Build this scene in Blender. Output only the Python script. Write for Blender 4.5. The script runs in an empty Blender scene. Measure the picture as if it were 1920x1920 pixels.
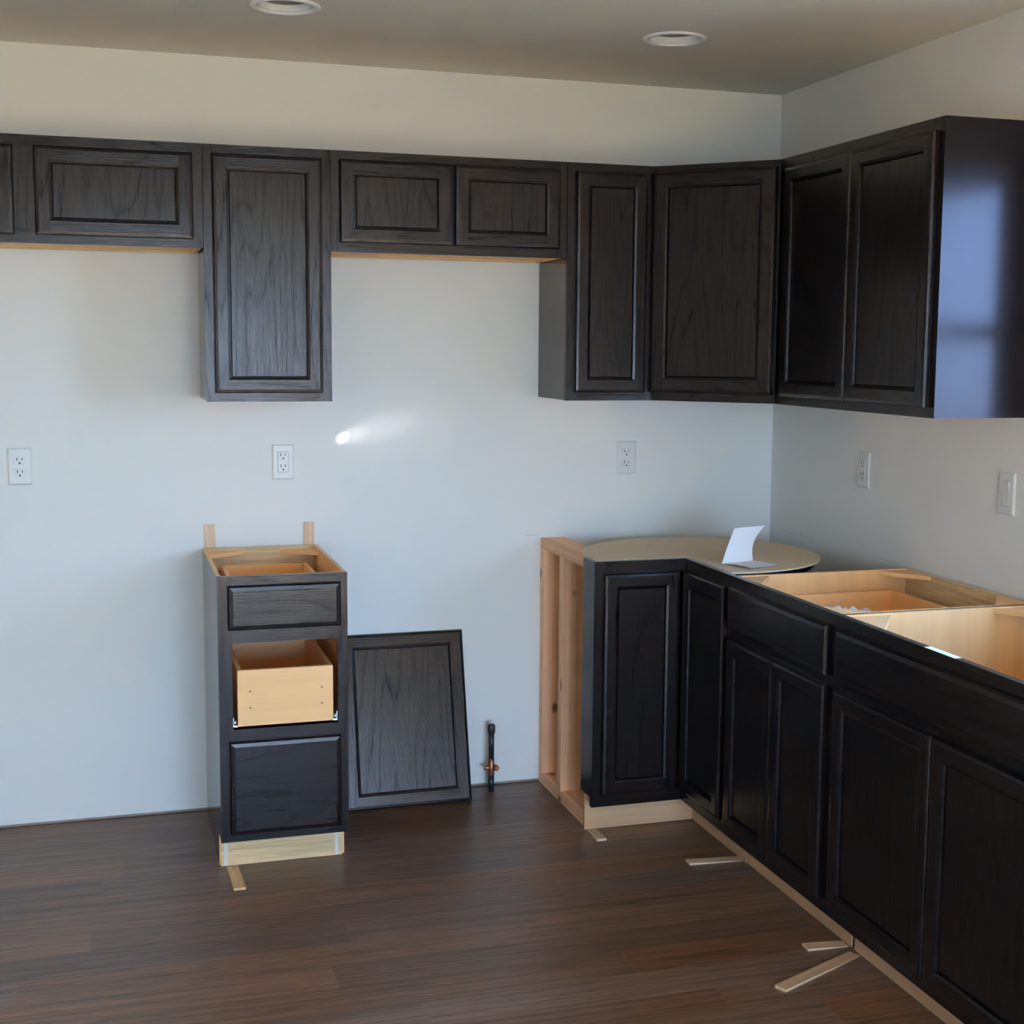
import bpy, bmesh, math, random
from mathutils import Vector, Matrix
random.seed(7)
scene = bpy.context.scene
COL = scene.collection

# ---------------------------------------------------------------- camera
CAM = Vector((-2.344, -4.5931, 1.5496))
yaw, pitch, roll, FPX, PPX, PPY = .3046, -.1136, .0091, 2594.67, 1009.14, 943.96
fw_ = Vector((math.sin(yaw)*math.cos(pitch), math.cos(yaw)*math.cos(pitch), math.sin(pitch)))
rt_ = Vector((math.cos(yaw), -math.sin(yaw), 0)); up_ = rt_.cross(fw_)
r2 = rt_*math.cos(roll) + up_*math.sin(roll); u2 = -rt_*math.sin(roll) + up_*math.cos(roll)
cd = bpy.data.cameras.new('camera'); cam = bpy.data.objects.new('camera', cd); COL.objects.link(cam)
m = Matrix((r2, u2, -fw_)).transposed().to_4x4(); m.translation = CAM; cam.matrix_world = m
cd.sensor_fit = 'HORIZONTAL'; cd.sensor_width = 36; cd.lens = FPX/1920*36
cd.shift_x = -(PPX-960)/1920; cd.shift_y = (PPY-960)/1920
cd.clip_start = .05
scene.camera = cam

# ---------------------------------------------------------------- colour management
vs = scene.view_settings
vs.view_transform = 'Standard'; vs.look = 'None'; vs.gamma = 1; vs.use_curve_mapping = False
vs.exposure = 0.36

# ---------------------------------------------------------------- sky
SKY_STRENGTH = 1.0
w = bpy.data.worlds.new('sky'); scene.world = w; w.use_nodes = True
nt = w.node_tree; nt.nodes.clear()
tc = nt.nodes.new('ShaderNodeTexCoord'); sx = nt.nodes.new('ShaderNodeSeparateXYZ')
rp = nt.nodes.new('ShaderNodeValToRGB'); bg = nt.nodes.new('ShaderNodeBackground'); ow = nt.nodes.new('ShaderNodeOutputWorld')
rp.color_ramp.elements[0].position = .0; rp.color_ramp.elements[0].color = (.38, .61, .90, 1)
rp.color_ramp.elements[1].position = .7; rp.color_ramp.elements[1].color = (.17, .38, .90, 1)
nt.links.new(tc.outputs['Generated'], sx.inputs[0]); nt.links.new(sx.outputs['Z'], rp.inputs[0])
nt.links.new(rp.outputs[0], bg.inputs[0]); bg.inputs[1].default_value = 28.5*SKY_STRENGTH
nt.links.new(bg.outputs[0], ow.inputs[0])

# ---------------------------------------------------------------- lights
def aim(o, d):
    o.rotation_euler = Vector(d).to_track_quat('-Z', 'Y').to_euler()
def lamp(name, kind, loc, d, energy, color=(1, 1, 1), **kw):
    l = bpy.data.lights.new(name, kind); l.energy = energy; l.color = color
    for k, v in kw.items(): setattr(l, k, v)
    o = bpy.data.objects.new(name, l); COL.objects.link(o); o.location = loc; aim(o, d); return o
SUN = lamp('sun', 'SUN', (-3, -14, 9), (.16, .62, -.78), 125.0, (1.0, .91, .58), angle=.009)
RX0, RY0, H = -4.6, -7.4, 2.447          # room extent
DX0, DX1, DZ1 = -2.9, -.55, 2.02       # opening in the rear wall for the patio door added for light
WY0, WY1, WZ0, WZ1 = -2.36, -1.67, 1.06, 2.06   # window over the sink
o = lamp('sky_portal', 'AREA', ((DX0+DX1)/2, RY0-.16, DZ1/2), (0, 1, 0), 1, shape='RECTANGLE', size=DX1-DX0, size_y=DZ1)
o.data.cycles.is_portal = True
o = lamp('sky_portal', 'AREA', (.17, (WY0+WY1)/2, (WZ0+WZ1)/2), (-1, 0, 0), 1, shape='RECTANGLE', size=WY1-WY0, size_y=WZ1-WZ0)
o.rotation_euler = (math.pi/2, 0, math.pi/2)
o.data.cycles.is_portal = True
# added spot lamps in place of reflected sun: hot spot on the back wall
def glint(tx, tz, rx, rz, rot, energy, blend):
    src = Vector((-2.6, -7.0, 1.0)); tgt = Vector((tx, 0, tz)); d = tgt-src
    o = lamp('added_glint_spot', 'SPOT', src, d, energy, (1, .98, .95), spot_blend=blend, shadow_soft_size=.001)
    half = math.radians(1.5); R_ = d.length*math.tan(half); o.data.spot_size = 2*half
    q = d.to_track_quat('-Z', 'Y'); o.rotation_euler = (q.to_matrix() @ Matrix.Rotation(rot, 3, 'Z')).to_euler()
    o.scale = (rx/R_, rz/R_, 1)
glint(-1.586, 1.238, .0255, .0175, .6, 1500, .35)
glint(-1.552, 1.247, .08, .032, .35, 400, 1)
glint(-1.47, 1.266, .17, .062, .27, 230, 1)
glint(-1.42, 1.245, .28, .13, .25, 80, 1)

# ---------------------------------------------------------------- materials
def new_mat(name):
    mt = bpy.data.materials.new(name); mt.use_nodes = True
    n = mt.node_tree; b = n.nodes['Principled BSDF']; return mt, n, b
def plain(name, col, rough=.5, metal=0, noise=0, nscale=60, bump=0, bscale=300, spec=.5, coords='Object'):
    mt, n, b = new_mat(name)
    b.inputs['Base Color'].default_value = (*col, 1); b.inputs['Roughness'].default_value = rough
    b.inputs['Metallic'].default_value = metal; b.inputs['Specular IOR Level'].default_value = spec
    t = n.nodes.new('ShaderNodeTexCoord')
    if noise:
        q = n.nodes.new('ShaderNodeTexNoise'); q.inputs['Scale'].default_value = nscale; q.inputs['Detail'].default_value = 4
        n.links.new(t.outputs[coords], q.inputs[0])
        mx = n.nodes.new('ShaderNodeMix'); mx.data_type = 'RGBA'
        mx.inputs[6].default_value = (*[c*(1-noise) for c in col], 1); mx.inputs[7].default_value = (*[min(1, c*(1+noise)) for c in col], 1)
        n.links.new(q.outputs[0], mx.inputs[0]); n.links.new(mx.outputs[2], b.inputs['Base Color'])
    if bump:
        q = n.nodes.new('ShaderNodeTexNoise'); q.inputs['Scale'].default_value = bscale; q.inputs['Detail'].default_value = 3
        n.links.new(t.outputs[coords], q.inputs[0])
        bp = n.nodes.new('ShaderNodeBump'); bp.inputs['Strength'].default_value = bump; bp.inputs['Distance'].default_value = .002
        n.links.new(q.outputs[0], bp.inputs['Height']); n.links.new(bp.outputs[0], b.inputs['Normal'])
    return mt
def wood(name, base, line, pore, rough=.4, rings=12, su=1.4, sv=9, line_amt=.6, pore_amt=.5, bump=.15, vary=0, knots=0, spec=.5, pv=420, sv_amt=0, lp=2.5, soft=.2):
    mt, n, b = new_mat(name); N = n.nodes; L = n.links
    def math_(op, a, c):
        x = N.new('ShaderNodeMath'); x.operation = op
        for i, v in enumerate((a, c)):
            if isinstance(v, (int, float)): x.inputs[i].default_value = v
            elif v is not None: L.new(v, x.inputs[i])
        return x.outputs[0]
    uv = N.new('ShaderNodeTexCoord'); s = N.new('ShaderNodeSeparateXYZ'); L.new(uv.outputs['UV'], s.inputs[0])
    oi = N.new('ShaderNodeObjectInfo'); rnd = math_('MULTIPLY', oi.outputs['Random'], 53.0)
    def noise(a, c, detail, rough_=.5):
        cm = N.new('ShaderNodeCombineXYZ'); L.new(math_('MULTIPLY', s.outputs[0], a), cm.inputs[0])
        L.new(math_('MULTIPLY', s.outputs[1], c), cm.inputs[1]); L.new(rnd, cm.inputs[2])
        q = N.new('ShaderNodeTexNoise'); q.inputs['Scale'].default_value = 1; q.inputs['Detail'].default_value = detail
        q.inputs['Roughness'].default_value = rough_
        L.new(cm.outputs[0], q.inputs[0]); return q.outputs[0]
    n1 = noise(su, sv, 1.5)
    tri = math_('PINGPONG', math_('MULTIPLY', n1, rings), .5)
    lines = math_('POWER', math_('MULTIPLY', tri, 2), lp)
    pores = noise(14, pv, 3, .65)
    softn = noise(su*2, sv*5, 3)
    def mix(f, a, c):
        mx = N.new('ShaderNodeMix'); mx.data_type = 'RGBA'
        L.new(f, mx.inputs[0])
        for i, v in ((6, a), (7, c)):
            if isinstance(v, tuple): mx.inputs[i].default_value = (*v, 1)
            else: L.new(v, mx.inputs[i])
        return mx.outputs[2]
    c = mix(math_('MULTIPLY', lines, line_amt), base, line)
    pr = N.new('ShaderNodeMapRange'); pr.inputs[1].default_value = .42; pr.inputs[2].default_value = .68
    L.new(pores, pr.inputs[0])
    c = mix(math_('MULTIPLY', pr.outputs[0], pore_amt), c, pore)
    sr = N.new('ShaderNodeMapRange'); sr.inputs[1].default_value = .3; sr.inputs[2].default_value = .75; sr.inputs[3].default_value = 1-soft; sr.inputs[4].default_value = 1+soft
    L.new(softn, sr.inputs[0])
    hsv = N.new('ShaderNodeHueSaturation'); L.new(c, hsv.inputs['Color'])
    if vary:
        vr = math_('ADD', math_('MULTIPLY', oi.outputs['Random'], vary*2), 1-vary)
        L.new(math_('MULTIPLY', sr.outputs[0], vr), hsv.inputs['Value'])
        r2_ = N.new('ShaderNodeMath'); r2_.operation = 'FRACT'; L.new(math_('MULTIPLY', oi.outputs['Random'], 7.31), r2_.inputs[0])
        L.new(math_('ADD', math_('MULTIPLY', r2_.outputs[0], .45), .75), hsv.inputs['Saturation'])
    else:
        L.new(sr.outputs[0], hsv.inputs['Value'])
    c = hsv.outputs[0]
    if knots:
        cm = N.new('ShaderNodeCombineXYZ'); L.new(math_('MULTIPLY', s.outputs[0], 6), cm.inputs[0]); L.new(math_('MULTIPLY', s.outputs[1], 11), cm.inputs[1]); L.new(rnd, cm.inputs[2])
        vo = N.new('ShaderNodeTexVoronoi'); vo.inputs['Scale'].default_value = 1; vo.inputs['Randomness'].default_value = 1; L.new(cm.outputs[0], vo.inputs[0])
        kr = N.new('ShaderNodeMapRange'); kr.inputs[1].default_value = .07; kr.inputs[2].default_value = .15; kr.inputs[3].default_value = 1; kr.inputs[4].default_value = 0
        L.new(vo.outputs['Distance'], kr.inputs[0])
        c = mix(math_('MULTIPLY', kr.outputs[0], knots), c, (.16, .07, .03))
    L.new(c, b.inputs['Base Color'])
    b.inputs['Roughness'].default_value = rough; b.inputs['Specular IOR Level'].default_value = spec
    if sv_amt:   # open grain is duller than the film between
        k_ = math_('ADD', math_('MULTIPLY', lines, .5), math_('MULTIPLY', pr.outputs[0], .6))
        L.new(math_('MULTIPLY', math_('SUBTRACT', 1.25, math_('MULTIPLY', math_('MULTIPLY', k_, sr.outputs[0]), sv_amt)), spec), b.inputs['Specular IOR Level'])
    if bump:
        bp = N.new('ShaderNodeBump'); bp.inputs['Strength'].default_value = bump; bp.inputs['Distance'].default_value = .001; bp.invert = True
        L.new(math_('ADD', math_('MULTIPLY', lines, .6), pr.outputs[0]), bp.inputs['Height']); L.new(bp.outputs[0], b.inputs['Normal'])
    return mt
OAK = wood('dark_stained_oak', (.0096, .0072, .0074), (.0036, .0027, .0028), (.0046, .0035, .0036), rough=.25, spec=.30, sv_amt=.75, rings=16, su=.75, sv=6.5, line_amt=.75, pore_amt=.7, bump=.10, lp=5, pv=330)
OAK.node_tree.nodes['Principled BSDF'].inputs['Specular Tint'].default_value = (1, .92, .91, 1)
LAM = plain('dark_laminate', (.012, .009, .010), rough=.09, spec=.6, noise=.25, nscale=9)
LAMW = plain('dark_laminate_end', (.012, .009, .010), rough=.22, spec=.22, noise=.25, nscale=9, bump=.05, bscale=14)
LAMW.node_tree.nodes['Principled BSDF'].inputs['Specular Tint'].default_value = (.78, .76, 1, 1)
TAN = wood('tan_maple_board', (.92, .53, .23), (.82, .44, .17), (.86, .47, .19), rough=.45, rings=4, su=.5, sv=4, line_amt=.25, pore_amt=.35, bump=.03, pv=160, soft=.07)
RAW = wood('raw_ply_edge', (.78, .57, .32), (.64, .44, .23), (.62, .43, .23), rough=.7, rings=10, su=2, sv=20, line_amt=.5, pore_amt=.6, bump=.1, pv=260)
PINE = wood('pine_lumber', (.96, .54, .31), (.82, .41, .21), (.86, .45, .25), rough=.65, rings=5, su=.4, sv=9, line_amt=.4, pore_amt=.3, bump=.06, knots=.9, pv=220)
CEDAR = wood('cedar_shim_wood', (.76, .50, .28), (.58, .36, .19), (.62, .40, .22), rough=.7, rings=9, su=1.5, sv=30, line_amt=.7, pore_amt=.5, bump=.1, vary=.12, pv=500)
KICKM = wood('unfinished_kick_board', (.58, .35, .19), (.48, .28, .14), (.50, .30, .16), rough=.7, rings=4, su=.5, sv=5, line_amt=.3, pore_amt=.4, bump=.04, pv=160)
TAPE = plain('dull_tape', (.66, .66, .62), rough=.5)
PART = plain('particle_board', (.90, .64, .45), rough=.75, noise=.35, nscale=260, bump=.15, bscale=400)
FLOORM = wood('brown_laminate_plank', (.21, .122, .076), (.07, .037, .023), (.09, .05, .032), rough=.38, rings=7, su=.55, sv=22, line_amt=.75, pore_amt=.65, bump=.10, vary=.22, pv=150, spec=.5)
WALLM = plain('white_wall_paint', (.80, .79, .755), rough=.75, noise=.015, nscale=3, bump=.10, bscale=180, spec=.3)
CEILM = plain('white_ceiling_paint', (.74, .73, .70), rough=.9, noise=.02, nscale=4, bump=.2, bscale=140, spec=.2)
TRIMW = plain('white_trim_paint', (.82, .82, .80), rough=.35)
PLASTIC = plain('white_plastic', (.72, .715, .69), rough=.35)
SLOT = plain('black_slot', (.01, .01, .01), rough=.6)
STEEL = plain('zinc_steel', (.75, .76, .80), rough=.3, metal=1)
BLACKPIPE = plain('black_iron_pipe', (.025, .028, .03), rough=.38, metal=.0, noise=.4, nscale=40)
COPPER = plain('copper', (.40, .15, .09), rough=.42, metal=.8, noise=.2, nscale=60)
PAPER = plain('white_paper', (.92, .92, .95), rough=.75)
GYP = plain('plywood_sole', (.36, .28, .24), rough=.8, noise=.2)
DIRT = plain('dark_underlay', (.03, .025, .02), rough=.9)
ADDED_GROUND = plain('added_dry_lawn', (.115, .10, .065), rough=1, noise=.3, nscale=1.5)
GLASS, _n, _b = new_mat('window_glass')
_n.nodes.remove(_b); _o = _n.nodes['Material Output']
_t = _n.nodes.new('ShaderNodeBsdfTransparent'); _g = _n.nodes.new('ShaderNodeBsdfGlossy'); _g.inputs['Roughness'].default_value = .02
_mx = _n.nodes.new('ShaderNodeMixShader')
_mx.inputs[0].default_value = .06; _n.links.new(_t.outputs[0], _mx.inputs[1]); _n.links.new(_g.outputs[0], _mx.inputs[2]); _n.links.new(_mx.outputs[0], _o.inputs[0])
LENS = plain('frosted_lens', (.55, .55, .53), rough=.5)
BAFFLE = plain('white_baffle', (.90, .90, .92), rough=.25)
CANM = plain('grey_can_housing', (.16, .16, .16), rough=.5)

# ---------------------------------------------------------------- mesh helpers
class Frame:
    """a along the wall to the right, d out of the wall, z up"""
    def __init__(s, org, ux, n): s.o, s.u, s.n = Vector(org), Vector(ux).normalized(), Vector(n).normalized()
    def __call__(s, a, d, z): return s.o + s.u*a + s.n*d + Vector((0, 0, z))
WORLD = Frame((0, 0, 0), (1, 0, 0), (0, 1, 0))
BACK = Frame((0, 0, 0), (1, 0, 0), (0, -1, 0))          # a = world x, d = -y
RIGHT = Frame((0, 0, 0), (0, -1, 0), (-1, 0, 0))        # a = -y, d = -x
class MB:
    def __init__(s): s.v, s.f, s.uv, s.mi, s.sm = [], [], [], [], []
    def poly(s, pts, grain, mi=0, off=(0, 0), smooth=False):
        pts = [Vector(p) for p in pts]; k = len(s.v); s.v += pts; s.f.append(tuple(range(k, k+len(pts))))
        nn = Vector((0, 0, 0))
        for i in range(1, len(pts)-1): nn += (pts[i]-pts[0]).cross(pts[i+1]-pts[0])
        g = Vector(grain)
        if nn.length > 0:
            nn.normalize()
            if abs(nn.dot(g)) > .9: g = Vector((0, 0, 1)) if abs(nn.z) < .9 else Vector((1, 0, 0))
        c = nn.cross(g)
        s.uv.append([(p.dot(g)+off[0], p.dot(c)+off[1]) for p in pts]); s.mi.append(mi); s.sm.append(smooth)
    def box(s, a0, a1, d0, d1, z0, z1, F=WORLD, grain='z', mi=0, face={}, ch=0):
        if a0 > a1: a0, a1 = a1, a0
        if d0 > d1: d0, d1 = d1, d0
        g = {'a': F.u, 'd': F.n, 'z': Vector((0, 0, 1))}[grain]; off = (random.uniform(0, 9), random.uniform(0, 9))
        P = lambda i, j, k: F((a0, a1)[i], (d0, d1)[j], (z0, z1)[k])
        for nm, q in (('a0', [(0,0,0),(0,0,1),(0,1,1),(0,1,0)]), ('a1', [(1,0,0),(1,1,0),(1,1,1),(1,0,1)]),
                      ('d0', [(0,0,0),(1,0,0),(1,0,1),(0,0,1)]), ('d1', [(0,1,0),(0,1,1),(1,1,1),(1,1,0)]),
                      ('z0', [(0,0,0),(0,1,0),(1,1,0),(1,0,0)]), ('z1', [(0,0,1),(1,0,1),(1,1,1),(0,1,1)])):
            s.poly([P(*t) for t in q], g, face.get(nm, mi), off)
        return s
    def prism(s, pts, z0, z1, grain=(1, 0, 0), mi=0, top=None, smooth=False):
        off = (random.uniform(0, 9), random.uniform(0, 9)); n = len(pts)
        s.poly([(x, y, z0) for x, y in reversed(pts)], grain, mi, off)
        s.poly([(x, y, z1) for x, y in pts], grain, mi if top is None else top, off)
        for i in range(n):
            (x0, y0), (x1, y1) = pts[i], pts[(i+1) % n]
            s.poly([(x0, y0, z0), (x1, y1, z0), (x1, y1, z1), (x0, y0, z1)], grain, mi, off, smooth)
        return s
    def lathe(s, c, prof, seg=24, axis='z', mi=0, cap=True, smooth=True):
        c = Vector(c)
        def pt(r, h, t):
            x, y = r*math.cos(t), r*math.sin(t)
            return c + (Vector((x, y, h)) if axis == 'z' else Vector((x, h, y)) if axis == 'y' else Vector((h, x, y)))
        for i in range(len(prof)-1):
            (r0, h0), (r1, h1) = prof[i], prof[i+1]
            for j in range(seg):
                t0, t1 = 2*math.pi*j/seg, 2*math.pi*(j+1)/seg
                q = [pt(r0, h0, t0), pt(r0, h0, t1), pt(r1, h1, t1), pt(r1, h1, t0)]
                if r0 < 1e-6: q = [q[0], q[2], q[3]]
                elif r1 < 1e-6: q = q[:3]
                s.poly(q, (0, 0, 1), mi, (0, 0), smooth)
        if cap:
            for r, h in (prof[0], prof[-1]):
                if r > 1e-6: s.poly([pt(r, h, 2*math.pi*j/seg) for j in range(seg)], (1, 0, 0), mi)
        return s
WLOC = {}
def link(o, parent, wl):
    COL.objects.link(o); WLOC[o.name] = Vector(wl)
    if parent: o.parent = parent
def obj(name, mb, mats, parent=None, loc=None):
    """one mesh object; geometry is given in world coordinates"""
    if not isinstance(mats, (list, tuple)): mats = [mats]
    wl = Vector(loc) if loc is not None else (WLOC[parent.name] if parent else Vector((0, 0, 0)))
    me = bpy.data.meshes.new(name); me.from_pydata([tuple(p-wl) for p in mb.v], [], mb.f)
    ul = me.uv_layers.new(name='UVMap'); k = 0
    for pi, uvs in enumerate(mb.uv):
        for t in uvs: ul.data[k].uv = t; k += 1
    for mt in mats: me.materials.append(mt)
    for p, mi, sm in zip(me.polygons, mb.mi, mb.sm): p.material_index = mi; p.use_smooth = sm
    bm = bmesh.new(); bm.from_mesh(me); bmesh.ops.remove_doubles(bm, verts=bm.verts, dist=1e-5)
    bmesh.ops.recalc_face_normals(bm, faces=bm.faces); bm.to_mesh(me); bm.free()
    o = bpy.data.objects.new(name, me); link(o, parent, wl)
    o.location = wl - (WLOC[parent.name] if parent else Vector((0, 0, 0)))
    return o
def thing(name, label, cat, loc, group=None):
    o = bpy.data.objects.new(name, None); link(o, None, loc); o.location = loc; o.empty_display_size = .05
    return tag(o, label, cat, group)
def tag(o, label, cat, group=None):
    o['label'] = label; o['category'] = cat
    if group: o['group'] = group
    return o
def struct(o): o['kind'] = 'structure'; return o
def dup(root, loc, label):
    def cp(o, par):
        c = o.copy(); COL.objects.link(c)
        if par: c.parent = par
        WLOC[c.name] = Vector(loc)
        for ch in list(o.children): cp(ch, c)
        return c
    r = cp(root, None); r.location = loc; r['label'] = label; return r

# ---------------------------------------------------------------- the room
rmb = MB().box(RX0-.12, 0+.14, RY0-.14, .14, -.06, -.010, grain='a')
floor = struct(obj('floor', rmb, DIRT))
# laminate planks, rows along x; the joints seen in the photograph are kept
PW, PL, Y0 = .126, 1.285, -.020
known = {2: -2.23, 5: -2.38, 6: -1.56, 8: -2.41, 9: -1.76, 10: -1.293, 11: -1.835, 12: -1.107, 13: -1.66, 14: -.96}
plank_mesh = {}
def plank(x0, x1, y0, y1):
    key = (round(x1-x0, 3), round(y1-y0, 3))
    if key not in plank_mesh:
        L_, W_ = key; c = .0005; mb = MB(); z0, z1 = -.010, 0
        mb.box(0, L_, 0, W_, z0, z1-c, grain='a')
        mb.f.pop(); mb.uv.pop(); mb.mi.pop(); mb.sm.pop()
        lo = [(0, 0), (L_, 0), (L_, W_), (0, W_)]; hi = [(c, c), (L_-c, c), (L_-c, W_-c), (c, W_-c)]
        for i in range(4):
            j = (i+1) % 4
            mb.poly([(*lo[i], z1-c), (*lo[j], z1-c), (*hi[j], z1), (*hi[i], z1)], (1, 0, 0))
        mb.poly([(*p, z1) for p in hi], (1, 0, 0))
        o = obj('plank', mb, FLOORM, floor); plank_mesh[key] = o.data
    else:
        o = bpy.data.objects.new('plank', plank_mesh[key]); COL.objects.link(o); o.parent = floor
    o.location = (x0, y0, 0)
row = 0; y1 = -.003
ADDED_CARPET_Y = Y0 - PW*41
while y1 > ADDED_CARPET_Y+.02:
    y0 = Y0 - PW*row
    j = known.get(row, random.uniform(-PL, 0)) if row in known else -((row*.437*PL + random.uniform(0, .25)) % PL)
    while j + PL < 0: j += PL
    ends = [0.0-.003]; x = j
    if x > -.12: x -= PL
    while x > RX0+.12: ends.append(x); x -= PL
    ends.append(RX0+.003)
    for a, b in zip(ends[:-1], ends[1:]): plank(b+.0002, a-.0002, y0+.0002, y1-.0002)
    y1 = y0; row += 1

ADDED_CARPETM = plain('added_beige_carpet', (.56, .46, .32), rough=1, noise=.2, nscale=300, bump=.5, bscale=500, spec=.1)  # unseen carpet, added to bounce warm light up to the ceiling
cp = obj('added_carpet', MB().box(RX0+.003, -.003, RY0+.003, ADDED_CARPET_Y-.001, -.010, .004, grain='a'), ADDED_CARPETM, floor)
mb = MB().box(RX0-.12, .14, 0, .012, .009, H, grain='a')
struct(obj('wall_back', mb, WALLM))
struct(obj('trim_1', MB().box(RX0, .012, .012, .05, -.01, .10, grain='a'), GYP))
wall_b = bpy.data.objects['wall_back']
# right wall, with the window opening over the sink
mb = MB()
T_ = .14
mb.box(0, T_, WY1, 0, .013, H); mb.box(0, T_, RY0, WY0, .013, H); mb.box(0, T_, WY0, WY1, .013, WZ0); mb.box(0, T_, WY0, WY1, WZ1, H)
wall_r = struct(obj('wall_right', mb, WALLM))
# the installer's level lines in pencil
PENCIL = plain('pencil_graphite', (.45, .45, .45), rough=.6)
for wl_, box_ in ((wall_r, (-.0004, 0, -.33, -.07, .8893, .8903)), (wall_r, (-.0004, 0, -.89, -.71, .8868, .8879)),
                  (wall_b, (-.945, -.900, -.0004, 0, .8875, .8886)), (wall_b, (-.557, -.522, -.0004, 0, .888, .8891))):
    obj('pencil_line', MB().box(*box_), PENCIL, wl_)
struct(obj('wall_left', MB().box(RX0-.12, RX0, RY0-.14, 0, -.01, H), WALLM))
mb = MB()
mb.box(RX0, DX0, RY0-.14, RY0, -.01, H); mb.box(DX1, T_, RY0-.14, RY0, -.01, H); mb.box(DX0, DX1, RY0-.14, RY0, DZ1, H)
struct(obj('wall_rear', mb, WALLM))
struct(obj('added_ground', MB().box(-20, 18, -30, 12, -.5, -.35), ADDED_GROUND))  # unseen lawn, added for the light it sends indoors

LIGHTS = [(-1.853, -.735), (-.722, -.722)]
bm = bmesh.new()
def loop(pts):
    vv = [bm.verts.new(p) for p in pts]; return [bm.edges.new((vv[i], vv[(i+1) % len(vv)])) for i in range(len(vv))]
ed = loop([(RX0-.12, RY0-.14, H), (.14, RY0-.14, H), (.14, .012, H), (RX0-.12, .012, H)])
for lx, ly in LIGHTS: ed += loop([(lx+.076*math.cos(2*math.pi*i/32), ly+.076*math.sin(2*math.pi*i/32), H) for i in range(32)])
bmesh.ops.triangle_fill(bm, edges=ed, use_beauty=True)
for f in list(bm.faces):
    c = f.calc_center_median()
    if any((c.x-a)**2+(c.y-b)**2 < .07**2 for a, b in LIGHTS): bm.faces.remove(f)
for f in bm.faces:
    if f.normal.z > 0: f.normal_flip()
me = bpy.data.meshes.new('ceiling'); bm.to_mesh(me); bm.free(); me.materials.append(CEILM)
ceil = bpy.data.objects.new('ceiling', me); COL.objects.link(ceil); struct(ceil)
struct(obj('roof', MB().box(RX0-.3, .4, RY0-.4, .3, H+.16, H+.25), DIRT))

# window over the sink: double hung
wroot = struct(obj('window_1', (lambda mb: (mb.box(0, T_, WY0, WY0+.012, WZ0, WZ1), mb.box(0, T_, WY1-.012, WY1, WZ0, WZ1), mb.box(0, T_, WY0, WY1, WZ1-.012, WZ1), mb.box(-.02, T_, WY0-.03, WY1+.03, WZ0-.002, WZ0+.014), mb)[-1])(MB()), TRIMW))
zm = 1.60
def sash(x0, z0, z1):
    s_ = .042; a, b = WY0+.012, WY1-.012; mb = MB()
    mb.box(x0, x0+.03, a, a+s_, z0, z1); mb.box(x0, x0+.03, b-s_, b, z0, z1); mb.box(x0, x0+.03, a+s_, b-s_, z0, z0+s_); mb.box(x0, x0+.03, a+s_, b-s_, z1-s_, z1)
    s = obj('sash', mb, TRIMW, wroot); obj('pane', MB().box(x0+.013, x0+.017, a+s_, b-s_, z0+s_, z1-s_), GLASS, s)
sash(.055, WZ0+.014, zm+.02); sash(.088, zm-.02, WZ1-.012)
mb = MB(); c_ = .06
mb.box(-.014, 0, WY0-c_, WY0, WZ0-c_, WZ1+c_); mb.box(-.014, 0, WY1, WY1+c_, WZ0-c_, WZ1+c_); mb.box(-.014, 0, WY0, WY1, WZ1, WZ1+c_); mb.box(-.014, 0, WY0, WY1, WZ0-c_, WZ0-.002)
obj('casing', mb, TRIMW, wroot)
# unseen sliding patio door behind the camera, added to light the room
mb = MB(); yy = RY0-.10
mb.box(DX0, DX0+.05, yy, yy+.08, 0, DZ1); mb.box(DX1-.05, DX1, yy, yy+.08, 0, DZ1); mb.box(DX0+.05, DX1-.05, yy, yy+.08, DZ1-.05, DZ1); mb.box(DX0+.05, DX1-.05, yy, yy+.08, -.01, .04)
droot = struct(obj('added_patio_door', mb, TRIMW))
xm = (DX0+DX1)/2
for a, b, yo in ((DX0+.05, xm+.03, .005), (xm-.03, DX1-.05, .042)):
    mb = MB(); y_ = yy+yo
    mb.box(a, a+.07, y_, y_+.033, .04, DZ1-.05); mb.box(b-.07, b, y_, y_+.033, .04, DZ1-.05); mb.box(a+.07, b-.07, y_, y_+.033, .04, .13); mb.box(a+.07, b-.07, y_, y_+.033, DZ1-.13, DZ1-.05)
    s = obj('sash', mb, TRIMW, droot); obj('pane', MB().box(a+.07, b-.07, y_+.014, y_+.019, .13, DZ1-.13), GLASS, s)

# ---------------------------------------------------------------- cabinet builders
def ring(mb, F, r, side, i0, d0, i1, d1, off):
    a0, a1, z0, z1 = r; Z = Vector((0, 0, 1))
    A = [(a0+i0, z0+i0), (a1-i0, z0+i0), (a1-i0, z1-i0), (a0+i0, z1-i0)]
    B = [(a0+i1, z0+i1), (a1-i1, z0+i1), (a1-i1, z1-i1), (a0+i1, z1-i1)]
    k = {'B': 0, 'R': 1, 'T': 2, 'L': 3}[side]; j = (k+1) % 4
    mb.poly([F(A[k][0], d0, A[k][1]), F(A[j][0], d0, A[j][1]), F(B[j][0], d1, B[j][1]), F(B[k][0], d1, B[k][1])],
            Z if side in 'LR' else F.u, 0, off)
def flat(mb, F, a0, a1, z0, z1, d, grain, off):
    mb.poly([F(a0, d, z0), F(a1, d, z0), F(a1, d, z1), F(a0, d, z1)], grain, 0, off)
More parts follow.
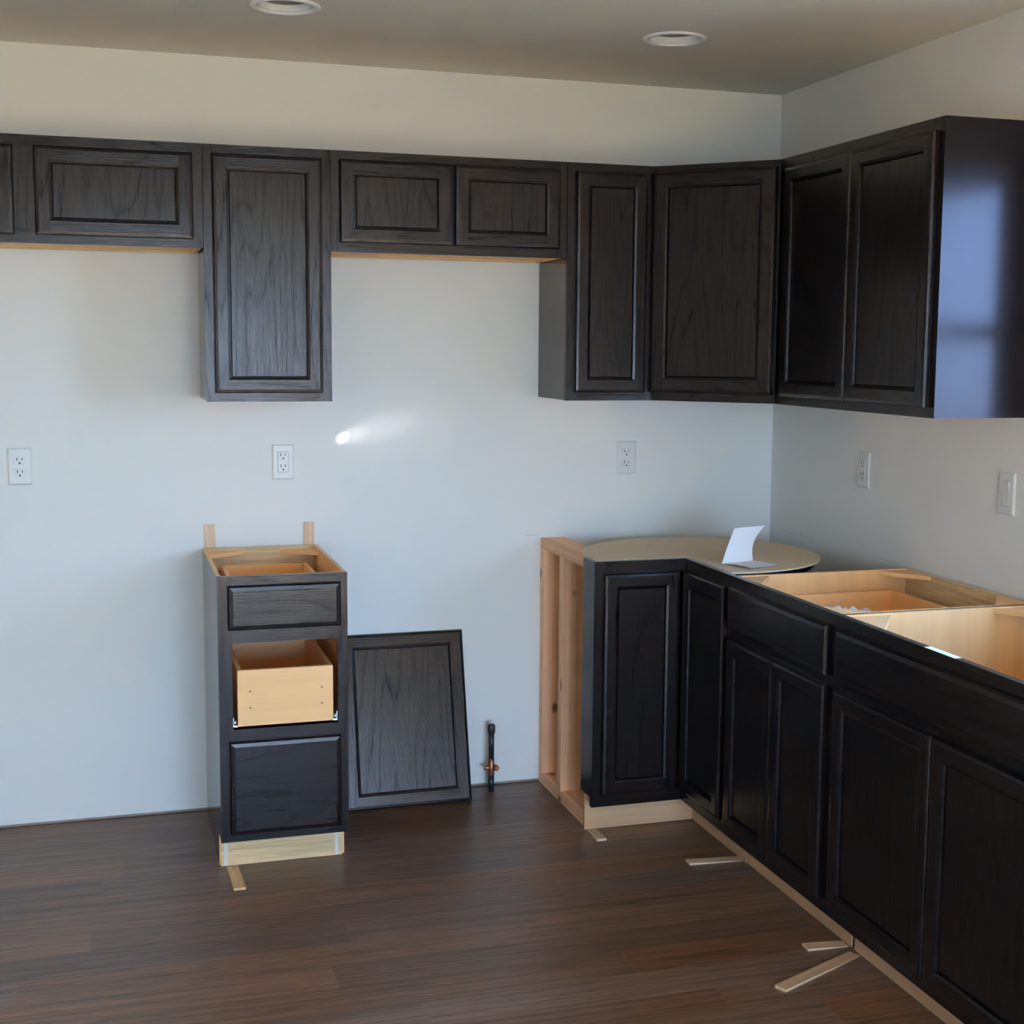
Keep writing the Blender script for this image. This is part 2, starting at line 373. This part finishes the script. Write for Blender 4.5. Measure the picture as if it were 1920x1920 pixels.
def door(F, a0, a1, z0, z1, d, parent, fw=.048, name='door', mat=None, label=None, loc=None):
    """five-piece flat-panel door; its front stands t proud of d"""
    t, c, e = .019, .0105, .0085; r = (a0, a1, z0, z1); Z = Vector((0, 0, 1)); mat = mat or OAK
    rnd = lambda: (random.uniform(0, 9), random.uniform(0, 9))
    pn = MB(); off = rnd(); k = fw+.003
    flat(pn, F, a0+k, a1-k, z0+k, z1-k, d+t-.0085, Z, off)
    for s in 'LRTB':
        ring(pn, F, r, s, k, d+t-.0085, fw+.0008, d+t-.013, off); ring(pn, F, r, s, fw+.0008, d+t-.013, fw-.004, d+t-.013, off)
    flat(pn, F, a0+.002, a1-.002, z0+.002, z1-.002, d, Z, off)
    dr = obj(name, pn, mat, parent, loc)
    if label: dr['label'] = label
    for s, nm in (('L', 'stile'), ('R', 'stile'), ('T', 'rail'), ('B', 'rail')):
        mb = MB(); off = rnd()
        ring(mb, F, r, s, 0, d, 0, d+t-.0065, off); ring(mb, F, r, s, 0, d+t-.0065, .003, d+t-.0012, off); ring(mb, F, r, s, .003, d+t-.0012, c, d+t, off)
        ring(mb, F, r, s, fw-e, d+t, fw-.0015, d+t-.0022, off); ring(mb, F, r, s, fw-.0015, d+t-.0022, fw, d+t-.013, off)
        i = fw-e
        if s == 'L': flat(mb, F, a0+c, a0+i, z0+c, z1-c, d+t, Z, off)
        if s == 'R': flat(mb, F, a1-i, a1-c, z0+c, z1-c, d+t, Z, off)
        if s == 'T': flat(mb, F, a0+i, a1-i, z1-i, z1-c, d+t, F.u, off)
        if s == 'B': flat(mb, F, a0+i, a1-i, z0+c, z0+i, d+t, F.u, off)
        obj(nm, mb, mat, dr)
    return dr
def slab(F, a0, a1, z0, z1, d, parent, name='drawer_front'):
    t = .019; r = (a0, a1, z0, z1); mb = MB(); off = (random.uniform(0, 9), random.uniform(0, 9))
    for s in 'LRTB':
        ring(mb, F, r, s, 0, d, 0, d+.010, off); ring(mb, F, r, s, 0, d+.010, .004, d+.0173, off)
        ring(mb, F, r, s, .004, d+.0173, .0145, d+t, off)
    flat(mb, F, a0+.0145, a1-.0145, z0+.0145, z1-.0145, d+t, F.u, off); flat(mb, F, a0, a1, z0, z1, d, F.u, off)
    return obj(name, mb, OAK, parent)
def face_frame(F, a0, a1, z0, z1, d0, d1, parent, sl=.038, sr=.038, rt=.038, rb=.038, mids=(), rails=()):
    mb = MB(); mb.box(a0, a0+sl, d0, d1, z0, z1, F); mb.box(a1-sr, a1, d0, d1, z0, z1, F)
    mb.box(a0+sl, a1-sr, d0, d1, z1-rt, z1, F, 'a'); mb.box(a0+sl, a1-sr, d0, d1, z0, z0+rb, F, 'a')
    for p, q in mids: mb.box(p, q, d0, d1-.0008, z0+rb, z1-rt, F)
    for p, q in rails: mb.box(a0+sl, a1-sr, d0, d1, p, q, F, 'a')
    return obj('face_frame', mb, OAK, parent)
UT, UB, UD, US = 2.134, 1.372, .305, 1.8295
def wall_cabinet(name, label, F, a0, a1, z0, doors, mids=(), z1=UT, lam=None, **kw):
    r = thing(name, label, 'cabinet', F((a0+a1)/2, .15, z0)); g = .0008
    a0, a1 = a0+g, a1-g; D = UD-.019
    for s, (p, q) in (('a0', (a0+.002, a0+.014)), ('a1', (a1-.014, a1-.002))):
        obj('side_panel', MB().box(p, q+(.0017 if lam and s == 'a1' else 0), .001, UD-.0003 if lam and s == 'a1' else D, z0+(0 if lam else .001), z1, F, 'z', 1, {s: 0, 'd1': 0, 'z1': 0}), [lam or LAM, TAN], r)
    obj('top_panel', MB().box(a0+.014, a1-.014, .001, D, z1-.014, z1-.002, F, 'a'), TAN, r)
    obj('bottom_panel', MB().box(a0+.014, a1-.014, .001, D, z0+.010, z0+.022, F, 'a'), TAN, r)
    obj('back_panel', MB().box(a0+.014, a1-.014, .001, .006, z0+.022, z1-.014, F), TAN, r)
    obj('hanging_rail', MB().box(a0+.014, a1-.014, .001, .014, z0+.0005, z0+.010, F, 'a'), RAW, r)
    face_frame(F, a0, a1-(.0143 if lam else 0), z0, z1, D, UD, r, mids=mids, **kw)
    for p, q, lo, hi in doors: door(F, p, q, lo, hi, UD+.001, r)
    return r
ZL, ZH = 1.399, 2.106
wall_cabinet('wall_cabinet', 'short wide dark oak wall cabinet at far left, cut by photo edge', BACK, -3.042, -2.048, US,
             [(-3.014, -2.574, 1.853, 2.104), (-2.517, -2.077, 1.853, 2.104)], mids=[(-2.59, -2.502)])
wall_cabinet('wall_cabinet', 'tall single-door dark oak wall cabinet hanging alone above the drawer base', BACK, -2.048, -1.667, UB, [(-2.021, -1.697, ZL, ZH)])
wall_cabinet('wall_cabinet', 'short two-door dark oak wall cabinet bridging the gap above the stove space', BACK, -1.667, -.907, US,
             [(-1.641, -1.2875, 1.858, 2.107), (-1.2805, -.934, 1.858, 2.107)], mids=[(-1.30, -1.268)])
wall_cabinet('wall_cabinet', 'narrow single-door dark wall cabinet left of the diagonal corner cabinet', BACK, -.907, -.606, UB, [(-.879, -.634, ZL, ZH)])
wall_cabinet('wall_cabinet', 'two-door dark wall cabinet on right wall with blue window sheen on its side', RIGHT, .606, 1.497, UB,
             [(.664, 1.0605, ZL, 2.100), (1.067, 1.4735, ZL, 2.100)], mids=[(1.048, 1.082)], sl=.055, lam=LAMW)
# diagonal corner wall cabinet
dg = thing('corner_wall_cabinet', 'diagonal dark wall cabinet set across the corner of the two walls', 'cabinet', (-.22, -.22, UB))
q = .606
pts = [(-.001, -.001), (-q+.003, -.001), (-q+.003, -.30), (-.30, -q+.003), (-.001, -q+.003)]
obj('carcass', MB().prism(pts, UB+.008, UT, (0, 0, 1)), LAM, dg)
DG = Frame((-q, -.305, 0), (1, -1, 0), (-1, -1, 0)); wl = .301*math.sqrt(2)
face_frame(DG, 0, wl, UB, UT, -.0185, .0005, dg, sl=.022, sr=.022)
door(DG, .004, wl-.008, 1.400, 2.112, .0015, dg, fw=.052)

# ---------------------------------------------------------------- base cabinets
ZT, ZF, BD, KD = .885, .100, .605, .528
def gussets(F, a0, a1, d0, d1, z, parent, corners='abcd', s=.085):
    for c in corners:
        p, q = {'a': (a0, d0), 'b': (a1, d0), 'c': (a1, d1), 'd': (a0, d1)}[c]
        sa = 1 if c in 'ad' else -1; sd = 1 if c in 'ab' else -1
        tri = [F(p, q, 0), F(p+sa*s*1.35, q, 0), F(p, q+sd*s, 0)]
        obj('corner_brace', MB().prism([(v.x, v.y) for v in tri], z-.012, z, F.u), TAN, parent)
def drawer_box(F, a0, a1, d0, d1, z0, z1, parent, mat=TAN, t=.013, name='drawer'):
    b = obj(name, MB().box(a0, a1, d1-t, d1, z0, z1, F, 'a'), mat, parent)
    obj('drawer_side', MB().box(a0, a0+t, d0, d1-t, z0+.004, z1, F, 'd'), mat, b)
    obj('drawer_side', MB().box(a1-t, a1, d0, d1-t, z0+.004, z1, F, 'd'), mat, b)
    obj('drawer_back', MB().box(a0+t, a1-t, d0, d0+t, z0+.004, z1, F, 'a'), mat, b)
    obj('drawer_bottom', MB().box(a0+t, a1-t, d0+t, d1-t, z0+.008, z0+.014, F, 'd'), mat, b)
    return b
def base_body(F, a0, a1, parent, back=.010, finished='', kick=True, bottom=True):
    D = BD-.019
    for s, (p, q) in (('a0', (a0, a0+.012)), ('a1', (a1-.012, a1))):
        mb = MB(); mb.box(p, q, back, D, ZF, ZT-.001, F, 'z', 1, {s: 0}); mb.box(p, q, back, KD-.012, .001, ZF, F, 'z', 1, {s: 0})
        obj('side_panel', mb, [LAM, TAN], parent)
    obj('back_panel', MB().box(a0+.012, a1-.012, back, back+.006, .02, ZT-.07, F), TAN, parent)
    obj('nailing_rail', MB().box(a0+.012, a1-.012, back, back+.012, ZT-.085, ZT-.001, F, 'a'), RAW, parent)
    obj('bottom_panel', MB().box(a0+.012, a1-.012, back+.006, D, ZF+.012, ZF+.024, F, 'a'), TAN, parent)
# drawer base on the back wall
A0, A1 = -2.048, -1.675
r = thing('drawer_base_cabinet', 'narrow dark oak drawer base standing free, middle drawer front missing', 'cabinet', (-1.86, -.3, 0))
base_body(BACK, A0, A1, r)
face_frame(BACK, A0, A1, ZF, ZT, BD-.019, BD, r, sl=.039, sr=.030, rt=.03, rb=.035, rails=[(.690, .742), (.392, .436)])
slab(BACK, -2.020, -1.696, .730, .859, BD, r); slab(BACK, -2.021, -1.698, .124, .402, BD, r)
drawer_box(BACK, -1.996, -1.72, .07, BD-.02, .745, .835, r)
b = drawer_box(BACK, -1.996, -1.72, .10, BD+.006, .446, .611, r)
for hx in (-1.960, -1.753):
    for hz in (.500, .548): obj('screw_hole', MB().lathe((hx, -BD-.0064, hz), [(.0025, 0), (.0025, .001)], 8, 'y'), SLOT, b)
drawer_box(BACK, -1.996, -1.72, .10, BD-.02, .135, .36, r)
for p, q, c in ((-2.008, -1.9965, -2.004), (-1.7195, -1.708, -1.714)):
    mb = MB(); mb.box(p, q, .05, BD-.001, .443, .448, BACK, 'd')
    e = p if p < -1.9 else q; mb.box(e-.001, e+.001, .05, BD-.002, .443, .470, BACK, 'd')
    mb.lathe((c, -BD+.004, .456), [(.0075, -.004), (.0075, .004)], 12, 'x')
    obj('drawer_slide', mb, STEEL, r)
gussets(BACK, A0+.012, A1-.012, .022, BD-.019, ZT-.012, r)
mb = MB().box(A0+.004, A1-.008, KD-.012, KD, .001, ZF+.004, BACK, 'a')
tk = obj('toe_kick', mb, RAW, r); tk['label'] = 'raw tan toe kick board'
for p in (A0+.013, A1-.030): obj('tape_strip', MB().box(p, p+.010, KD, KD+.0006, .003, ZF, BACK), TAPE, tk)
# loose cabinet door leaning on the wall
ang = math.atan2(.145, .555)
class LeanF(Frame):
    def __call__(s, a, d, z):
        n = Vector((0, -math.cos(ang), math.sin(ang))); u = Vector((0, math.sin(ang), math.cos(ang)))
        return s.o + Vector((a, 0, 0)) + n*d + u*z
LF = LeanF((0, -.142, .001), (1, 0, 0), (0, -1, 0))
ld = door(LF, -1.607, -1.176, 0, .583, .0, None, fw=.050, name='cabinet_door', loc=(-1.39, -.142, 0))
tag(ld, 'loose dark oak cabinet door leaning against the wall beside the drawer base', 'door')
# half-height stub of stud framing by the corner base
r = thing('stud_frame', 'half-height pine stud framing fixed to the back wall beside corner base', 'framing', (-.848, -.25, 0))
X0, X1 = -.890, -.803
obj('bottom_plate', MB().box(X0, X1, -.514, -.002, .001, .039, grain='d'), PINE, r)
obj('top_plate', MB().box(X0, X1, -.500, -.002, ZT-.040, ZT-.0055, grain='d'), PINE, r)
for y in (-.040, -.250): obj('stud', MB().box(X0, X1, y, y+.038, .039, ZT-.040), PINE, r)
# corner base with its round top
r = thing('corner_base_cabinet', 'L-shaped dark oak corner base with round raw board top', 'cabinet', (-.45, -.45, 0))
CX, CY, CR = -.5116, -.516, .3835
def clipped(rr, ix, iy):
    """circle limited to the L in front: y > iy where x < ix, x > ix where y < iy"""
    arc = []; lim = -.801 if rr < .38 else -.8915
    t0 = math.atan2(-math.sqrt(max(0, rr*rr-(ix-CX)**2)), ix-CX)
    # from the front of the right leg counter-clockwise round the back to the left leg
    t1 = math.pi + math.asin(min(1, (CY-iy)/rr))
    n = 72
    for i in range(n+1):
        t = t0 + (t1-t0)*i/n; arc.append((max(lim, CX+rr*math.cos(t)), CY+rr*math.sin(t)))
    return arc + [(ix, iy)]
IX, IY = -.601, -.605
top = clipped(CR, IX+.0195, IY+.0195)
mb = MB().prism(clipped(.372, IX+.021, IY+.021), ZF+.02, ZT-.005, (0, 0, 1), smooth=True)
obj('barrel', mb, LAM, r)
ra = obj('round_top', MB().prism(top, ZT-.0045, ZT+.0005, (1, 0, 0)), PART, r); ra['label'] = 'round raw particle board top'
D0, D1 = BD-.019, BD
mb = MB()   # left leg frame, facing the room
mb.box(-.905, -.868, D0, D1, ZF, ZT, BACK); mb.box(-.868, IX+.019, D0, D1, ZT-.040, ZT, BACK, 'a'); mb.box(-.868, IX+.019, D0, D1, ZF, ZF+.045, BACK, 'a')
mb.box(.937-.034, .937, -IX-.019, -IX, ZF, ZT, RIGHT); mb.box(D1, .903, -IX-.019, -IX, ZT-.040, ZT, RIGHT, 'a'); mb.box(D1, .903, -IX-.019, -IX, ZF, ZF+.045, RIGHT, 'a')
obj('face_frame', mb, OAK, r)
door(BACK, -.877, -.6235, .140, .847, BD+.0005, r); door(RIGHT, .628, .921, .140, .847, -IX+.0005, r)
mb = MB(); rp_ = [(-.605, ZF), (-.605, ZT-.002), (-.500, ZT-.002), (-.500, .155), (-.525, .125), (-.5855, .115)]
obj('side_panel', MB().box(-.905, -.892, -.586, -.500, .130, ZT-.001), OAK, r)
mb = MB(); mb.box(-.900, -.524, KD-.012, KD, .001, ZF+.02, BACK, 'a'); mb.box(KD, .935, .512, .524, .001, ZF+.02, RIGHT, 'a')
obj('toe_kick', mb, KICKM, r)
# drawer-over-doors base, top open
E0, E1, E2 = .9385, 1.553, 2.467
r = thing('base_cabinet', 'open-topped dark base with one wide drawer, between corner base and sink base', 'cabinet', (-.3, -1.25, 0))
base_body(RIGHT, E0+.001, E1-.004, r)
face_frame(RIGHT, E0, E1, ZF, ZT, BD-.023, BD-.004, r, rt=.032, rails=[(.692, .735)], mids=[])
slab(RIGHT, .958, 1.531, .724, .854, BD-.0035, r)
door(RIGHT, .958, 1.2395, .133, .700, BD-.0035, r); door(RIGHT, 1.2455, 1.528, .133, .700, BD-.0035, r)
drawer_box(RIGHT, .985, 1.508, .09, BD-.03, .735, .828, r)
gussets(RIGHT, E0+.013, E1-.016, .022, BD-.023, ZT-.004, r, s=.10)
obj('toe_kick', MB().box(E0+.004, E1-.004, .510, .522, .001, ZF+.01, RIGHT, 'a'), KICKM, r)
# sink base, top open
r = thing('sink_base_cabinet', 'open-topped dark sink base nearest the camera, cut by right photo edge', 'cabinet', (-.3, -2.0, 0))
base_body(RIGHT, E1+.004, E2, r)
face_frame(RIGHT, E1+.0005, E2, ZF, ZT, BD-.023, BD-.004, r, rt=.032, rails=[(.692, .735)], mids=[(1.995, 2.03)])
slab(RIGHT, 1.580, 2.440, .724, .854, BD-.0035, r, 'false_front')
door(RIGHT, 1.580, 2.0105, .133, .700, BD-.0035, r); door(RIGHT, 2.0165, 2.440, .133, .700, BD-.0035, r)
gussets(RIGHT, E1+.016, E2-.012, .022, BD-.023, ZT-.004, r, s=.13)
obj('toe_kick', MB().box(E1+.012, E2-.004, .510, .522, .001, ZF+.01, RIGHT, 'a'), KICKM, r)
st = obj('paper_sticker', MB().box(1.945, 2.062, .583, .601, ZT+.0001, ZT+.0008, RIGHT), PAPER, r); st['label'] = 'white paper sticker'

# ---------------------------------------------------------------- shims
def wedge(L_, W_, t0, t1):
    mb = MB(); g = (1, 0, 0)
    p = [(0, -W_/2), (L_, -W_/2), (L_, W_/2), (0, W_/2)]; h = [t0, t1, t1, t0]
    lo = [(x, y, 0) for x, y in p]; hi = [(x, y, z) for (x, y), z in zip(p, h)]
    mb.poly(lo[::-1], g); mb.poly(hi, g)
    for i in range(4): j = (i+1) % 4; mb.poly([lo[i], lo[j], hi[j], hi[i]], g)
    return mb
SG = 'wooden shims levelling the cabinets'
def shim(thick, thin, W_, label, t1=.007, z=.0002):
    (x0, y0), (x1, y1) = thick, thin; d = Vector((x0-x1, y0-y1, 0))
    o = obj('shim', wedge(d.length, W_, .0012, t1), CEDAR); o.location = (x1, y1, z); o.rotation_euler = (0, 0, math.atan2(d.y, d.x))
    return tag(o, label, 'shim', SG)
shim((-2.008, -.724), (-2.013, -.535), .034, 'thin wooden shim sticking out from under the narrow drawer base')
shim((-.880, -.637), (-.876, -.531), .031, 'short pinkish shim sticking out beside the stud frame bottom')
shim((-.695, -.887), (-.525, -.897), .036, 'pale shim at the joint of corner base and drawer-over-doors base', .006)
shim((-.640, -1.520), (-.525, -1.526), .038, 'shorter of the two shims under the joint by the sink base', .006)
shim((-.812, -1.716), (-.533, -1.587), .034, 'longest floor shim, slanting out from under the sink base', .008)
def upright(xb, xt, label):
    o = obj('shim', wedge(.26, .033, .0012, .0078), CEDAR)
    o.matrix_world = Matrix.Translation((xb, -.0006, .70)) @ Matrix.Rotation(math.atan2(xt-xb, .26), 4, 'Y') @ Matrix(((0, -1, 0, 0), (0, 0, -1, 0), (1, 0, 0, 0), (0, 0, 0, 1)))
    return tag(o, label, 'shim', SG)
upright(-2.010, -2.025, 'upright shim poking up behind left back corner of drawer base')
upright(-1.704, -1.701, 'upright shim poking up behind right back corner of drawer base')

# ---------------------------------------------------------------- gas pipe
r = thing('gas_pipe', 'black capped pipe with copper valve rising from floor by the wall', 'pipe', (-1.084, -.066, 0))
c = (-1.084, -.066, 0)
obj('lower_pipe', MB().lathe(c, [(.0105, .0), (.0105, .058)], 20), BLACKPIPE, r)
obj('upper_pipe', MB().lathe(c, [(.0098, .118), (.0098, .222)], 20), BLACKPIPE, r)
obj('pipe_cap', MB().lathe(c, [(.0105, .205), (.0135, .209), (.0135, .232), (.0122, .238), (.006, .241)], 20), BLACKPIPE, r)
v = obj('valve_body', MB().lathe(c, [(.0095, .056), (.011, .060), (.011, .070), (.0125, .078), (.0125, .092), (.0105, .100), (.0105, .119)], 20), COPPER, r)
obj('valve_stub', MB().lathe((-1.084, -.066, .085), [(.006, -.026), (.0078, -.022), (.0078, 0), (.0095, .004), (.0095, .016), (.006, .022)], 16, 'x'), COPPER, v)
obj('valve_handle', MB().lathe((-1.070, -.078, .086), [(.003, .006), (.009, .002), (.010, -.006), (.006, -.011)], 16, 'y'), COPPER, v)

# ---------------------------------------------------------------- wall plates
def plate(F, a, z, kind, label):
    o = thing('light_switch' if kind == 'switch' else 'wall_outlet', label, 'switch' if kind == 'switch' else 'outlet', F(a, 0, z), None if kind == 'switch' else 'white wall outlets')
    w2, h2 = .036, .0585; rr = (a-w2, a+w2, z-h2, z+h2); mb = MB()
    for s in 'LRTB':
        ring(mb, F, rr, s, 0, .0004, 0, .002, (0, 0)); ring(mb, F, rr, s, 0, .002, .005, .0055, (0, 0))
    flat(mb, F, a-w2+.005, a+w2-.005, z-h2+.005, z+h2-.005, .0055, F.u, (0, 0))
    obj('cover_plate', mb, PLASTIC, o)
    def slots(cz, parent):
        m2 = MB()
        m2.box(a-.0085, a-.0060, .0074, .0078, cz-.001, cz+.0085, F); m2.box(a+.0060, a+.0085, .0074, .0078, cz, cz+.0075, F)
        q = F(a, .0076, cz-.0085); m2.poly([q + F.u*(.003*math.cos(t*math.pi/4)) + Vector((0, 0, .003*math.sin(t*math.pi/4))) + F.n*.0003 for t in range(8)], (0, 0, 1))
        s_ = obj('slot', m2, SLOT, parent); s_['kind'] = 'stuff'
    def body(outline, d0, d1, nm, inset=.0008):
        m2 = MB(); n = len(outline); ca = sum(p for p, q in outline)/n; cq = sum(q for p, q in outline)/n
        hi = [((p-ca)*.95+ca, (q-cq)*.95+cq) for p, q in outline]
        for i in range(n):
            j = (i+1) % n
            m2.poly([F(outline[i][0], d0, outline[i][1]), F(outline[j][0], d0, outline[j][1]), F(outline[j][0], d1-.0008, outline[j][1]), F(outline[i][0], d1-.0008, outline[i][1])], (0, 0, 1))
            m2.poly([F(outline[i][0], d1-.0008, outline[i][1]), F(outline[j][0], d1-.0008, outline[j][1]), F(hi[j][0], d1, hi[j][1]), F(hi[i][0], d1, hi[i][1])], (0, 0, 1))
        m2.poly([F(p, d1, q) for p, q in hi], (0, 0, 1))
        return obj(nm, m2, PLASTIC, o)
    if kind == 'duplex':
        for cz in (z+.0195, z-.0195):
            ol = []
            for i in range(24):
                t = 2*math.pi*i/24; ol.append((a+.0172*math.cos(t), cz+max(-.0142, min(.0142, .0172*math.sin(t)))))
            slots(cz, body(ol, .005, .0074, 'receptacle'))
        obj('plate_screw', MB().lathe(F(a, .0056, z), [(.003, -.0004), (.003, .0006)], 10, 'y' if F is BACK else 'x'), PLASTIC, o)
    else:
        rect = [(a-.0165, z-.0335), (a+.0165, z-.0335), (a+.0165, z+.0335), (a-.0165, z+.0335)]
        m2 = MB(); g = .0012
        for p, q, s, t in ((-.0165-g, -.0165, -.0335, .0335), (.0165, .0165+g, -.0335, .0335)): m2.box(a+p, a+q, .0054, .0057, z+s, z+t, F)
        m2.box(a-.0165, a+.0165, .0054, .0057, z+.0335, z+.0335+g, F); m2.box(a-.0165, a+.0165, .0054, .0057, z-.0335-g, z-.0335, F)
        obj('reveal', m2, plain('reveal_grey', (.35, .35, .34), .6) if 'reveal_grey' not in bpy.data.materials else bpy.data.materials['reveal_grey'], o)
        if kind == 'gfci':
            b_ = body(rect, .005, .0074, 'receptacle'); slots(z+.0205, b_); slots(z-.0165, b_)
            for sgn in (1, -1): obj('test_button', MB().box(a+(-.009 if sgn > 0 else .0005), a+(-.0005 if sgn > 0 else .009), .0072, .0084, z-.002, z+.004, F), PLASTIC, b_)
        else:
            m2 = MB(); p = [(-.0335, .0060), (.002, .0066), (.0335, .0100)]
            for (z0, d0), (z1, d1) in zip(p[:-1], p[1:]):
                m2.poly([F(a-.0155, d0, z+z0), F(a+.0155, d0, z+z0), F(a+.0155, d1, z+z1), F(a-.0155, d1, z+z1)], (0, 0, 1))
                for sx_ in (-.0155, .0155): m2.poly([F(a+sx_, .005, z+z0), F(a+sx_, d0, z+z0), F(a+sx_, d1, z+z1), F(a+sx_, .005, z+z1)], (0, 0, 1))
            m2.poly([F(a-.0155, .005, z+.0335), F(a+.0155, .005, z+.0335), F(a+.0155, .0100, z+.0335), F(a-.0155, .0100, z+.0335)], (0, 0, 1))
            m2.poly([F(a-.0155, .005, z-.0335), F(a+.0155, .005, z-.0335), F(a+.0155, .0060, z-.0335), F(a-.0155, .0060, z-.0335)], (0, 0, 1))
            obj('rocker', m2, PLASTIC, o)
    return o
plate(BACK, -2.598, 1.160, 'duplex', 'white duplex outlet at far left of the back wall')
plate(BACK, -1.784, 1.161, 'gfci', 'white square-faced safety outlet on wall above the drawer base')
plate(BACK, -.574, 1.157, 'duplex', 'white duplex outlet on back wall below the narrow wall cabinet')
plate(RIGHT, .653, 1.160, 'gfci', 'white square-faced outlet on right wall near the corner')
plate(RIGHT, 1.399, 1.160, 'switch', 'white rocker switch on the right wall near photo edge')

# ---------------------------------------------------------------- recessed ceiling lights
def can(x, y, label):
    r = thing('recessed_light', label, 'ceiling light', (x, y, H), 'recessed ceiling lights')
    obj('trim_ring', MB().lathe((x, y, H), [(.094, -.0005), (.095, -.003), (.088, -.007), (.078, -.006), (.072, .002), (.0745, .002)], 40, cap=False), BAFFLE, r)
    obj('baffle', MB().lathe((x, y, H), [(.0735, .001), (.071, .008), (.066, .017)], 40, cap=False), BAFFLE, r)
    obj('housing', MB().lathe((x, y, H), [(.066, .017), (.064, .03), (.062, .095), (.075, .098)], 40, cap=False), CANM, r)
    obj('lens', MB().lathe((x, y, H), [(.0, .060), (.035, .062), (.055, .072), (.058, .078), (0, .082)], 40, cap=False), LENS, r)
can(*LIGHTS[0], 'round recessed ceiling light cut by top photo edge, left of two')
can(*LIGHTS[1], 'round recessed ceiling light near the right corner, right of two')

# ---------------------------------------------------------------- folded paper on the round top
r = thing('folded_paper', 'white folded leaflet standing half open on the round top', 'paper', (-.46, -.77, ZT+.0005))
ZP = ZT+.0009
fl, fr = Vector((-.537, -.740, ZP)), Vector((-.414, -.704, ZP)); nl, nr = Vector((-.497, -.866, ZP)), Vector((-.382, -.811, ZP))
mb = MB(); n = 6
def sheet(mb, rows, t=.0005):
    for a, b in zip(rows[:-1], rows[1:]):
        for i in range(len(a)-1):
            mb.poly([a[i], a[i+1], b[i+1], b[i]], (1, 0, 0), smooth=True)
            mb.poly([p+Vector((0, 0, t)) for p in (a[i], a[i+1], b[i+1], b[i])], (1, 0, 0), smooth=True)
rows = []
for i in range(n+1):
    t = i/n; h = Vector((0, 0, .004*math.sin(t*math.pi)+.004*t*t))
    rows.append([fl.lerp(nl, t)+h, fl.lerp(nl, t).lerp(fr.lerp(nr, t), .5)+h*.6, fr.lerp(nr, t)+h*.4])
sheet(mb, rows); obj('lower_leaf', mb, PAPER, r)
mb = MB(); rows = []
tl, tr = Vector((-.478, -.700, ZP+.104)), Vector((-.355, -.662, ZP+.104))
for i in range(n+1):
    t = i/n; k = math.sin(t*math.pi)*.010
    rows.append([fl.lerp(tl, t)+Vector((0, k*.4, 0)), fl.lerp(tl, t).lerp(fr.lerp(tr, t), .5)+Vector((-k*.4, k*1.2, 0)), fr.lerp(tr, t)+Vector((-k*1.2, k*1.4, 0))])
def vsheet(mb, rows):
    off = Vector((-.0003, .0006, 0))
    for a, b in zip(rows[:-1], rows[1:]):
        for i in range(len(a)-1):
            mb.poly([a[i], a[i+1], b[i+1], b[i]], (1, 0, 0), smooth=True); mb.poly([p+off for p in (a[i], a[i+1], b[i+1], b[i])], (1, 0, 0), smooth=True)
vsheet(mb, rows); obj('upper_leaf', mb, PAPER, r)
# crumpled packing in the open drawer
mb = MB(); NX, NY = 12, 8; gx = []
for j in range(NY+1):
    rowp = []
    for i in range(NX+1):
        u, v_ = i/NX, j/NY; e = min(u, 1-u, v_, 1-v_)
        rowp.append(Vector((-.42+.16*v_+random.uniform(-.006, .006), -1.06-.25*u+random.uniform(-.006, .006), .752+min(1, e*6)*(.022+random.uniform(0, .05)))))
    gx.append(rowp)
for j in range(NY):
    for i in range(NX): mb.poly([gx[j][i], gx[j][i+1], gx[j+1][i+1], gx[j+1][i]], (1, 0, 0))
pk = obj('crumpled_paper', mb, PAPER, None, (-.34, -1.18, .75)); tag(pk, 'crumpled white packing paper lying in the open base drawer', 'paper')

scene.cycles.max_bounces = 10; scene.cycles.diffuse_bounces = 6; scene.cycles.glossy_bounces = 4; scene.cycles.transparent_max_bounces = 8
scene.cycles.use_denoising = True; scene.cycles.sample_clamp_indirect = 8; scene.cycles.caustics_reflective = False; scene.cycles.caustics_refractive = False
